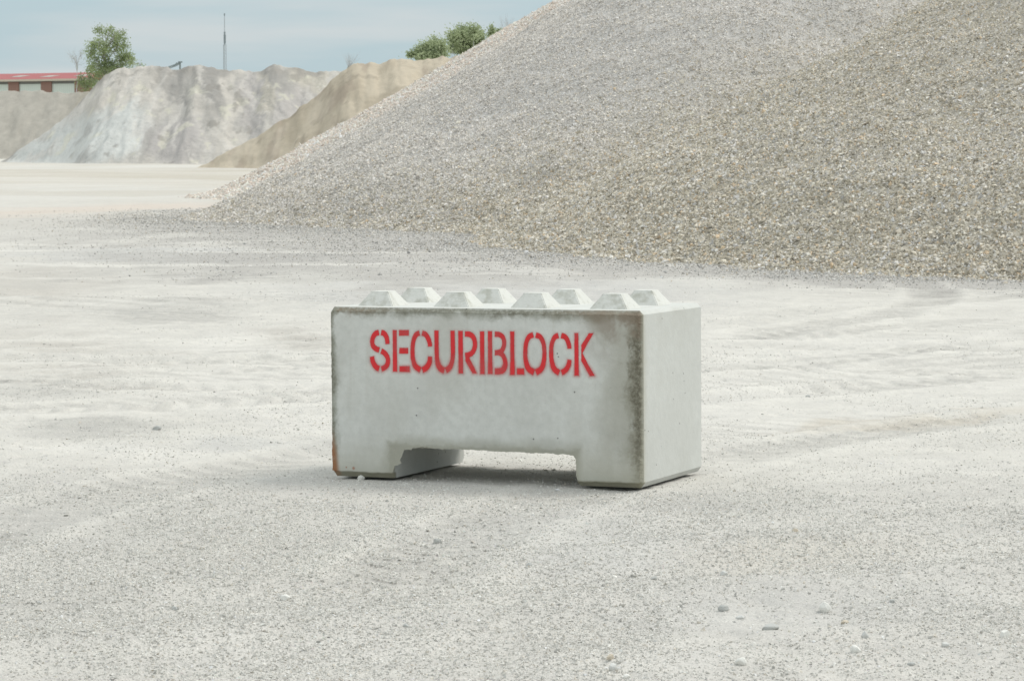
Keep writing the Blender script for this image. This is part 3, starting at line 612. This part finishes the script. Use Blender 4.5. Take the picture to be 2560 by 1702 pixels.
    xs = np.arange(x0, x1, g); zs = np.arange(z0, z1, g); X, Z = np.meshgrid(xs, zs)
    D = np.full(X.shape, 1.)
    for p in P:
        b0 = p.min(0)-.025; b1 = p.max(0)+.025
        i0, i1 = np.searchsorted(xs, (b0[0], b1[0])); j0, j1 = np.searchsorted(zs, (b0[1], b1[1]))
        x = X[j0:j1, i0:i1]; z = Z[j0:j1, i0:i1]; dm = np.full(x.shape, 1.); ins = np.zeros(x.shape, bool)
        for k in range(len(p)):
            a = p[k]; b = p[(k+1) % len(p)]; e = b-a; l2 = max((e**2).sum(), 1e-12)
            t = np.clip(((x-a[0])*e[0]+(z-a[1])*e[1])/l2, 0, 1); dm = np.minimum(dm, np.hypot(x-a[0]-t*e[0], z-a[1]-t*e[1]))
            if abs(e[1]) > 1e-9:
                cnd = ((a[1] > z) != (b[1] > z)) & (x < (b[0]-a[0])*(z-a[1])/(b[1]-a[1])+a[0]); ins ^= cnd
        D[j0:j1, i0:i1] = np.minimum(D[j0:j1, i0:i1], np.where(ins, -dm, dm))
    D = D+(fbm(X*160, Z*160, 2, 801)-.5)*.0016
    over = fbm(X*9, Z*6, 3, 811)
    A = ss(.0018, -.0022, D)*(.74+.26*ss(.3, .6, fbm(X*14, Z*11, 4, 815)))
    A = np.maximum(A, .42*np.exp(-np.maximum(D, 0)/.0052)*(.3+1.2*over)*(.5+1*ss(.45, .2, (Z-z0)/(z1-z0))))
    A = np.where(A < .022, 0, A)
    V = np.stack([X, np.full(X.shape, -.0012), Z], -1).reshape(-1, 3); Fg = grid_faces(len(xs), len(zs))
    Fg = Fg[A.ravel()[Fg].max(1) > .03]; u = np.unique(Fg); q = np.full(len(V), -1); q[u] = np.arange(len(u))
    m = Mat('red_spray_paint', .65, .3)
    tr = N(m.t, 'ShaderNodeBsdfTransparent'); mx = N(m.t, 'ShaderNodeMixShader'); ou = m.t.nodes['Material Output']
    m.out(m.mix(m.noise(7, 3), (.62, .026, .034), (.72, .042, .046)))
    m.set(mx.inputs[0], m.math('MULTIPLY', m.attr('paint', 'Fac'), m.ss(m.noise(140, 3, .6), .18, .34, .80, 1.)))
    m.L(tr.outputs[0], mx.inputs[1]); m.L(m.b.outputs[0], mx.inputs[2]); m.L(mx.outputs[0], ou.inputs['Surface'])
    mesh_np('lettering', V[u], q[Fg], m.m, None, False, root, {'paint': A.ravel()[u]})
build_block()

# ------------------------------------------------------------ loose stones
def ground_at(u, v):
    p = ray(u, v, 10.); d = p-Vector((0, 0, EYE)); z = 0.
    for _ in range(4):
        t = (z-EYE)/d.z; q = Vector((0, 0, EYE))+d*t; z = float(gz(q.x, q.y))
    return q.x, q.y, z
def rock(u, v, wpx, col, label, asp=(1, .8, .6)):
    x, y, z = ground_at(u, v); r = wpx*.66*y/F_PX
    bm = bmesh.new(); bmesh.ops.create_icosphere(bm, subdivisions=3, radius=1)
    sd_ = random.uniform(0, 99); planes = [(Vector((random.gauss(0, 1), random.gauss(0, 1), random.gauss(0, .8))).normalized(), random.uniform(.62, .9)) for _ in range(9)]
    for q in bm.verts:
        p = q.co.copy()
        for nn, dd in planes:
            e = p.dot(nn)-dd
            if e > 0: p -= nn*e*.85
        p *= 1+.12*mnoise.noise(p*1.7+Vector((sd_, 0, 0)))+.04*mnoise.noise(p*6+Vector((sd_, 3, 0)))
        q.co = Vector((p.x*asp[0]*r*1.12, p.y*asp[1]*r, p.z*asp[2]*r*1.45))
    me = bpy.data.meshes.new('stone'); bm.to_mesh(me); bm.free()
    me.polygons.foreach_set('use_smooth', [False]*len(me.polygons))
    a = me.color_attributes.new('col', 'FLOAT_COLOR', 'POINT'); a.data.foreach_set('color', np.tile([*col, 1.], len(me.vertices)).astype(np.float32))
    me.materials.append(M_ROCK)
    o = bpy.data.objects.new('stone', me); COL.objects.link(o); o.location = (x, y, z+asp[2]*r*.62); o.rotation_euler = (0, random.uniform(-.2, .2), random.uniform(-.4, .4))
    return tag(o, label, 'stone', 'loose stones on the yard')
M_ROCK = m_stone('rock', 90)
WH = (.80, .79, .74); GR = (.50, .505, .48); MG = (.64, .64, .61); TN = (.64, .57, .46)
for a in [
    (2062, 1526, 21, WH, 'pale upright stone with a flat top, tallest of the loose stones right of the block', (1, .8, .95)),
    (1926, 1573, 32, GR, 'long flat grey stone lying left of the tall pale stone', (1, .7, .38)),
    (1851, 1659, 22, WH, 'rounded pale stone near the bottom edge below the long flat grey stone', (1, .8, .65)),
    (2139, 1630, 20, WH, 'white domed stone below and right of the tall pale stone', (1, .8, .75)),
    (2511, 1592, 20, WH, 'round white stone close to the right edge of the picture', (1, .8, .75)),
    (1808, 1523, 19, GR, 'squat grey stone left of and level with the tall pale stone', (1, .8, .6)),
    (2163, 1594, 14, MG, 'small pointed grey stone just above the white domed stone', (1, .8, .95)),
    (1532, 1675, 17, MG, 'pointed grey stone near the bottom edge below the block', (1, .8, .9)),
    (1568, 1695, 15, WH, 'white stone cut by the bottom edge beside the pointed grey stone', (1, .8, .6)),
    (2363, 1613, 15, MG, 'pale bluish stone left of the round white stone at the right edge', (1, .8, .55)),
    (1850, 1546, 18, MG, 'flat light grey stone just above the long flat grey stone', (1, .7, .4)),
    (1988, 1330, 11, TN, 'small tan stone alone on the dust right of the block', (1, .8, .7)),
    (2112, 1556, 15, TN, 'small brownish stone right of the tall pale stone', (1, .8, .5)),
    (2230, 1506, 10, GR, 'small dark stone alone above and right of the tall pale stone', (1, .8, .8)),
    (1527, 1645, 14, TN, 'small tan stone just above the pointed grey stone', (1, .8, .7)),
    (1810, 1436, 16, MG, 'pale grey chip on the dust below the right corner of the block', (1, .8, .55)),
    (1635, 1448, 14, GR, 'flat grey chip on the dust straight below the right corner of the block', (1, .8, .4)),
    (713, 1499, 17, WH, 'pale stone alone on the gravelly dust at the lower left', (1, .8, .6)),
    (1093, 1363, 14, GR, 'dark grey stone on the dust below the opening of the block', (1, .8, .65)),
    (1324, 1424, 12, GR, 'small dark stone right of and below the dark grey stone', (1, .8, .6)),
    (1015, 1567, 12, GR, 'small dark stone in the foreground between the lower left pale stone and the bottom edge', (1, .8, .6)),
    (392, 1074, 16, GR, 'grey stone on the pale dust left of the block', (1, .8, .5)),
    (437, 1524, 12, GR, 'small grey stone near the lower left corner of the yard', (1, .8, .6)),
    (2277, 1662, 15, GR, 'dark flat stone near the bottom edge at the right', (1, .8, .45)),
    (903, 1198, 14, WH, 'small white stone touching the foot of the left leg of the block', (1, .8, .7)),
    (2020, 992, 10, GR, 'small grey stone on the pale dust far right behind the block', (1, .8, .6)),
]: rock(*a)

def crumbs():
    Ps = []; rs = []; cs = []
    dust = ([(.67, .655, .61), (.63, .615, .57), (.58, .57, .53), (.62, .575, .50), (.47, .46, .435)], [7, 6, 2.4, 1.0, .2])
    gpal = ([(.60, .58, .54), (.47, .455, .43), (.70, .68, .64), (.52, .46, .37), (.36, .355, .34)], [5, 3.4, 2.4, .8, 1])
    def put(x, y, r, pal, sink=.12):
        _, lx, ly = block_plane(x, y); k = ~((lx > -.02) & (lx < 1.62) & (ly > -.02) & (ly < .84) & ((lx < .35) | (lx > 1.25)))
        x, y, r = x[k], y[k], r[k]
        Ps.append(np.stack([x, y, gz(x, y)+r*sink], 1)); rs.append(r); cs.append(stone_palette(len(x), *pal))
    def scatter(n, y0, y1, r0, bias, gain=4., pal=dust, hi=2.3, fade=99.):
        y = rng.uniform(y0, y1, n); x = rng.uniform(-1, 1, n)*(y*.195+.6)
        d = fbm(x*1.1, y*.6, 4, 901, .6)
        k = rng.uniform(size=n) < np.clip((d-.45)*gain+bias, .03, 1)*(1-ss(fade-1.6, fade+.6, y+(d-.5)*5)); x, y = x[k], y[k]
        put(x, y, r0*np.clip(rng.lognormal(0, .42, len(x)), .4, hi), pal)
    scatter(560000, 7.9, 16, .0029, .75, 3., fade=13.2); scatter(90000, 12.4, 21, .0028, .22, 5.); scatter(22000, 20, 30, .0038, .12)
    scatter(1100, 7.9, 20, .0070, .3, hi=1.6)
    # rubble thinning out from the foot of the great heap, then a film of small gravel
    for n, r0, lam, w0 in ((380000, .0120, .55, .25), (900000, .0066, 1.25, .6)):
        x = rng.uniform(-10.5, 9, n); y = rng.uniform(24, 63, n); d = -great_raw(x, y)/.6; wv = (fbm(x*.8, y*.8, 3, 905)-.5)
        lam_ = lam*(1+.9*ss(2, -4, x)); k = (d > -w0) & (np.abs(x) < y*.2+.8) & (rng.uniform(size=n) < np.exp(-np.maximum(d+wv*2*lam_, 0)/lam_)*(.8 if lam < 1 else .45)*(1-ss(.7, 1.1, d/(3.6+4.6*ss(2, -4, x))))*(.06+.94*ss(-9.5, -6.2, x+(wv)*5-(y-52)*.12)))
        x, y = x[k], y[k]; put(x, y, r0*np.clip(rng.lognormal(0, .34, len(x)), .45, 2), gpal, .3)
    v, f, c = stones(np.vstack(Ps), np.concatenate(rs), np.vstack(cs), .48)
    print('crumbs', len(v)//6)
    tag(mesh_np('gravel_crumbs', v, f, M_STONE, c), 'loose crumbs and chips of gravel strewn over the yard', 'gravel', kind='stuff')
crumbs()

# ------------------------------------------------------------ shed
def build_shed():
    a = ray(232, 200, 330); YR = 330; YL = 346          # right end nearer
    root = empty('industrial_shed', (a.x, YR, 0)); ang = math.atan2(YL-YR, 24.)
    root.rotation_euler = (0, 0, math.pi-ang)              # local +x runs to the left along the front, +y towards the camera side
    tag(root, 'long pale shed with red roof and brown panels at the left edge', 'shed')
    eave = ray(193, 200.5, 332).z; rid = ray(193, 181, 339).z; Ln = 34; Dp = 15
    wm = Mat('pale_metal_cladding', .6, .3); x_ = m_ribs(wm, (.62, .68, .61), (.68, .74, .67)); bmx = Mat('brown_metal_cladding', .6, .3); m_ribs(bmx, (.26, .155, .12), (.30, .18, .14))
    rm = Mat('red_roof_sheet', .6, .3); m_ribs(rm, (.34, .085, .085), (.40, .125, .12))
    gm = m_plain('cream_gutter', (.55, .50, .40)); dm = m_plain('dark_trim', (.20, .21, .19)); sk = m_plain('skylight_sheet', (.42, .42, .38)); 
    m = MB(); m.box(0, Ln, -Dp, 0, -.3, eave); m.build('wall', wm.m, root)
    m = MB(); ry = -Dp/2
    m.add([(-.4, .5, eave+.15), (Ln+.4, .5, eave+.15), (Ln+.4, ry, rid), (-.4, ry, rid), (-.4, -Dp-.5, eave+.15), (Ln+.4, -Dp-.5, eave+.15),
           (-.4, .5, eave+.05), (Ln+.4, .5, eave+.05), (Ln+.4, -Dp-.5, eave+.05), (-.4, -Dp-.5, eave+.05)],
          [(0, 1, 2, 3), (3, 2, 5, 4), (6, 9, 8, 7), (0, 3, 4, 9, 6), (1, 7, 8, 5, 2), (0, 6, 7, 1), (4, 5, 8, 9)])
    roof = m.build('roof', rm.m, root)
    def roofpt(x, t): return (x, .5+(ry-.5)*t, eave+.15+(rid-eave-.15)*t+.04)
    def skylight(x0, x1, t0, t1):
        m = MB(); p = [roofpt(x0, t0), roofpt(x1, t0), roofpt(x1, t1), roofpt(x0, t1)]
        m.add(p+[(q[0], q[1], q[2]-.06) for q in p], [(0, 1, 2, 3), (0, 4, 5, 1), (1, 5, 6, 2), (2, 6, 7, 3), (3, 7, 4, 0)])
        m.build('skylight', sk, roof)
    skylight(3.6, 5.4, .38, .60); skylight(8.6, 10.2, .30, .52); skylight(14, 15.6, .38, .60)
    m = MB(); m.box(-.42, Ln+.42, .505, .62, eave-.10, eave+.145); m.build('gutter', gm, root)
    m = MB(); m.box(0, Ln, .004, .06, eave-.42, eave-.11); m.build('eave_trim', dm, root)
    for k in range(6):
        xx = [.0, 6.36, 11.62, 16.88, 22.14, 27.4, 31., 33.][k]; wd = 2.73 if k == 0 else 1.69 if k < 6 else .5
        m = MB(); m.box(xx, xx+wd, .07, .16, -.2, eave-.15); m.build('brown_panel', bmx.m, root)
    return root
def m_ribs(m, c0, c1):
    wv = N(m.t, 'ShaderNodeTexWave', wave_type='BANDS', bands_direction='X'); m.L(m.tc.outputs['Object'], wv.inputs['Vector']); wv.inputs['Scale'].default_value = 1.0
    c = m.mix(m.noise(.5, 4), c0, c1); c = m.mix(m.math('MULTIPLY', m.ss(wv.outputs[1], .7, 1.), .25), c, tuple(x*.55 for x in c0))
    m.out(c, m.bump(wv.outputs[1], .5, .03)); return m
build_shed()

# ------------------------------------------------------------ trees
def m_leaf(name, a, b):
    m = Mat(name, .6, .2); oi = m.attr('col')
    m.out(m.mix(oi, a, b)); tr = N(m.t, 'ShaderNodeBsdfTranslucent'); m.set(tr.inputs[0], m.mix(oi, a, b)); mx = N(m.t, 'ShaderNodeMixShader'); mx.inputs[0].default_value = .5
    ou = m.t.nodes['Material Output']; m.L(m.b.outputs[0], mx.inputs[1]); m.L(tr.outputs[0], mx.inputs[2]); m.L(mx.outputs[0], ou.inputs[0]); return m.m
M_BIRCH = m_leaf('birch_leaves', (.25, .31, .15), (.40, .47, .25)); M_WILL = m_leaf('shrub_leaves', (.34, .40, .23), (.50, .56, .36))
M_BARK = m_plain('pale_bark', (.36, .35, .32), .9, .3, 3); M_TWIG = m_plain('grey_twig', (.48, .49, .49), .9, .2, 3)
def leaves(P, size, droop=.3):
    n = len(P); d = rng.normal(size=(n, 3)); d[:, 2] = d[:, 2]*.7-droop; d /= np.linalg.norm(d, axis=1)[:, None]
    e = np.cross(d, rng.normal(size=(n, 3))); e /= np.linalg.norm(e, axis=1)[:, None]
    s = (size*rng.uniform(.6, 1.3, n))[:, None]
    V = np.stack([P-d*s*.6, P+e*s*.34, P+d*s*.6, P-e*s*.34], 1).reshape(-1, 3)
    return V, np.arange(n*4).reshape(n, 4)
def limb(m, a, b, r0, r1, k=5, wob=.12, kk=6):
    a = Vector(a); b = Vector(b); pts = [a]
    for i in range(1, k+1):
        t = i/k; p = a.lerp(b, t); l = (b-a).length*wob*(math.sin(math.pi*t))
        pts.append(p+Vector((random.uniform(-1, 1), random.uniform(-1, 1), random.uniform(-.3, .6)))*l*.5+Vector((0, 0, l*.5)) if i < k else b)
    for i in range(k): m.tube(pts[i], pts[i+1], r0+(r1-r0)*i/k, r0+(r1-r0)*(i+1)/k, kk)
    return pts
def tree(name, u0, Y, lobes, nleaf, size, lm, label, cat, group=None, depth=1., strings=True, trunk_r=.16, upright=False, bare=False, leafy=1.):
    base = ray(u0, 340, Y); base.z = 0; root = empty(name, base); tag(root, label, cat, group)
    tot = sum(l[2]*l[3] for l in lobes); mp_ = Y/F_PX; m = MB()
    topz = max(ray(l[0], l[1]-l[3]*.4, Y).z for l in lobes)
    cx = sum(l[0]*l[2]*l[3] for l in lobes)/tot
    tp = ray(cx, 300, Y)-base; tp.z = topz*.93
    if not upright:
        tpts = limb(m, (0, 0, -.2), tp, trunk_r, trunk_r*.15, 8, .03, 8)
    P = []; 
    for (lu, lv, ru, rv) in lobes:
        c = ray(lu, lv, Y)-base; rx = ru*mp_; rz = rv*mp_; dy = (rx+rz)/2*depth; off = random.uniform(-1, 1)*1.2*depth
        c = c+Vector((0, off, 0))
        st = tpts[max(0, min(8, int(8*max(.15, (c.z-rz*1.6)/tp.z))))] if not upright else Vector((random.uniform(-.3, .3)+c.x*.6, off*.5, 0))
        limb(m, st, c+Vector((0, 0, rz*.5)), trunk_r*(.38 if not upright else .5), .02, 5, .10, 5)
        nb = max(5, int(rx*rz*(16 if not bare else 9)))
        tips = []
        for i in range(nb):
            th = random.uniform(0, 2*math.pi); ph = math.acos(random.uniform(-.5 if not upright else -.2, 1)); rr = random.uniform(.45, 1)
            t = c+Vector((math.cos(th)*math.sin(ph)*rx*rr, math.sin(th)*math.sin(ph)*dy*rr, math.cos(ph)*rz*rr))
            s0 = c+Vector((random.uniform(-.3, .3)*rx, random.uniform(-.3, .3)*dy, random.uniform(-.9, .1)*rz))
            limb(m, s0, t, .028, .010, 3, .14, 3); tips.append((t, s0))
            if bare:
                for _ in range(5):
                    q = s0.lerp(t, random.uniform(.3, 1)); m.tube(q, q+(t-s0).normalized()*random.uniform(.3, .7)+Vector((random.uniform(-.4, .4), random.uniform(-.4, .4), random.uniform(.1, .6))), 0.008, .005, 3)
        n = int(nleaf*ru*rv/tot/nb)
        if not bare or leafy < 1:
            n = int(n*leafy)
            if upright:
                k = int(n*len(tips)*1.0); P.append(np.array(c)+rng.normal(0, .62, (k, 3))*np.array((rx, dy, rz)))
            for t, s0 in tips:
                k = max(1, n); f = rng.uniform(0, 1, k)
                if upright:
                    q = np.outer(1-f, s0)+np.outer(f, t+(t-s0)*.15)+rng.normal(0, .12*min(1, rx), (k, 3))
                else:   # leafy sprays hanging from the twig
                    q = np.array(t)+rng.normal(0, 1, (k, 3))*np.array((.24, .24, .16)); q[:, 2] -= rng.exponential(.42, k)
                P.append(q)
    m.build('trunk', M_BARK if not upright and not bare else M_TWIG, root)
    if P:
        P = np.vstack(P); V, Fc = leaves(P, size, .5 if not upright else 0)
        cl = np.repeat(np.clip(fbm(P[:, 0]*.9, P[:, 2]*.9, 3, 950)*1.5-.25+rng.uniform(-.25, .25, len(P)), 0, 1), 4)
        mesh_np('crown', V, Fc, lm, np.stack([cl]*3, 1), False, root)
tree('birch_tree', 262, 318, [(245, 72, 14, 14), (272, 78, 13, 18), (290, 90, 12, 18), (303, 84, 9, 14), (308, 78, 6, 9), (232, 110, 16, 16), (222, 132, 15, 18), (250, 112, 15, 20), (262, 128, 16, 26), (285, 118, 16, 24), (311, 112, 13, 18), (318, 138, 14, 20), (298, 146, 18, 22),
      (272, 156, 22, 20), (246, 158, 18, 22), (334, 152, 12, 12), (346, 160, 9, 6), (226, 172, 13, 16), (246, 182, 18, 16), (222, 198, 12, 16), (202, 200, 10, 20), (238, 206, 10, 12), (270, 178, 25, 14), (300, 170, 25, 14), (212, 212, 12, 14)],
     9200, .18, M_BIRCH, 'leafy birch in front of the red roofed shed', 'tree', trunk_r=.19)
tree('bare_tree', 192, 326, [(192, 150, 13, 18), (200, 140, 9, 12), (184, 145, 8, 12), (196, 162, 13, 10)], 300, .12, M_WILL, 'small leafless grey tree left of the birch', 'tree', trunk_r=.09, bare=True, leafy=0)
GB = 'leafy shrubs rising behind the tan sand heap'
tree('shrub', 1075, 205, [(1085, 112, 15, 16), (1068, 122, 16, 14), (1050, 132, 16, 13), (1104, 124, 13, 18), (1092, 134, 22, 14), (1028, 138, 10, 7), (1062, 140, 28, 10)], 5600, .15, M_WILL, 'leftmost leafy green shrub behind the tan sand heap', 'shrub', GB, upright=True, trunk_r=.07)
tree('shrub', 1165, 207, [(1135, 94, 15, 16), (1158, 84, 16, 18), (1182, 82, 15, 16), (1200, 96, 11, 20), (1148, 106, 22, 16), (1175, 108, 20, 18), (1160, 124, 26, 12), (1132, 122, 12, 8)], 7400, .15, M_WILL, 'largest leafy green shrub rising behind the crest of the tan sand heap', 'shrub', GB, upright=True, trunk_r=.08)
tree('shrub', 1240, 209, [(1229, 82, 7, 13), (1248, 84, 9, 9), (1236, 96, 12, 11), (1228, 102, 8, 10)], 2100, .15, M_WILL, 'small leafy green shrub half hidden by the slope of the huge gravel heap', 'shrub', GB, upright=True, trunk_r=.05)
tree('bare_shrub', 1268, 208, [(1270, 76, 8, 12), (1262, 80, 6, 8)], 60, .12, M_WILL, 'bare twigs poking over the edge of the huge gravel heap', 'shrub', trunk_r=.04, bare=True, upright=True, leafy=0)
tree('bare_shrub', 877, 205, [(877, 166, 7, 5), (870, 169, 6, 4)], 60, .12, M_WILL, 'bare dark twigs where the whitish mound meets the tan sand heap', 'shrub', trunk_r=.05, bare=True, upright=True, leafy=0)

# ------------------------------------------------------------ mast
def build_mast():
    Y = 700; b = ray(563.4, 340, Y); root = empty('lattice_mast', (b.x, Y, 0)); tag(root, 'tall thin grey lattice mast against the sky', 'mast')
    mt = m_plain('galvanised_steel', (.42, .46, .47), .6); md = m_plain('dark_steel', (.27, .31, .32), .6)
    z1 = ray(563, 112, Y).z; z2 = ray(563, 83, Y).z; z3 = ray(563, 34, Y).z; m = MB(); r = .38
    c = [(math.cos(t)*r, math.sin(t)*r) for t in (.5, .5+2.094, .5+4.189)]
    for x, y in c: m.tube((x*1.15, y*1.15, -.3), (x, y, z1), .075, .065, 5)
    z = 0; k = 0
    while z < z1-.8:
        for i in range(3):
            a, d = c[i], c[(i+1) % 3]; m.tube((*a, z), (*d, z+.8), .035, .035, 3); m.tube((*d, z+.8), (*a, z+.8), .035, .035, 3)
        z += .8
    m.build('lattice_section', mt, root)
    m = MB(); m.tube((0, 0, z1-.2), (0, 0, z2), .17, .15, 8); m.build('upper_column', md, root)
    for i in range(3):
        m = MB(); t = i*2.094+.4; x, y = math.cos(t)*.22, math.sin(t)*.22; m.box(x-.07, x+.07, y-.07, y+.07, z1+.3, z2-.4); m.build('panel_antenna', md, root)
    m = MB(); m.tube((0, 0, z2), (0, 0, z3-.6), .11, .085, 8); m.build('top_pole', mt, root)
    m = MB(); m.tube((0, 0, z3-.6), (0, 0, z3), .16, .16, 8); m.build('tip_aerial', md, root)
    m = MB(); m.tube((0, 0, z2-.15), (0, 0, z2+.25), .24, .24, 8); m.build('collar', md, root)
build_mast()
def build_conveyor():
    Y = 240; q = ray(450, 156, Y); root = empty('conveyor', (q.x, Y, 0)); tag(root, 'head of a dark conveyor boom and post peeping over the whitish mound', 'conveyor')
    md = m_plain('dark_machine_steel', (.24, .28, .28), .6); s = Y/F_PX
    m = MB(); m.box(-.07, .07, -.07, .07, -.2, q.z); m.box(-.14, .2, -.1, .1, q.z-.05, q.z+.07); m.build('post', md, root)
    m = MB(); d = Vector((-24*s, 0, -8.5*s)).normalized()
    a = Vector((-6.5*s, 0, q.z-4.2*s)); e = a+d*((q.z)/abs(d.z)*.93)
    for y in (-.3, .3):
        m.tube(a+Vector((0, y, .0)), e+Vector((0, y, 0)), .032, .032, 5); m.tube(a+Vector((0, y, -.12)), e+Vector((0, y, -.12)), .025, .025, 5)
    n = 30
    for i in range(n):
        p = a.lerp(e, i/n); g2 = a.lerp(e, (i+.5)/n); m.tube(p+Vector((0, -.3, 0)), p+Vector((0, .3, 0)), .05, .05, 4); m.tube(p+Vector((0, -.3, 0)), g2+Vector((0, -.3, -.12)), .02, .02, 3)
    m.build('boom', md, root)
    m = MB(); m.tube(a+Vector((0, -.36, 0)), a+Vector((0, .36, 0)), .11, .11, 10); m.build('head_drum', md, root)
    m = MB(); m.tube(a, (0, 0, q.z-.02), .035, .035, 5); m.build('tie_bar', md, root)
build_conveyor()
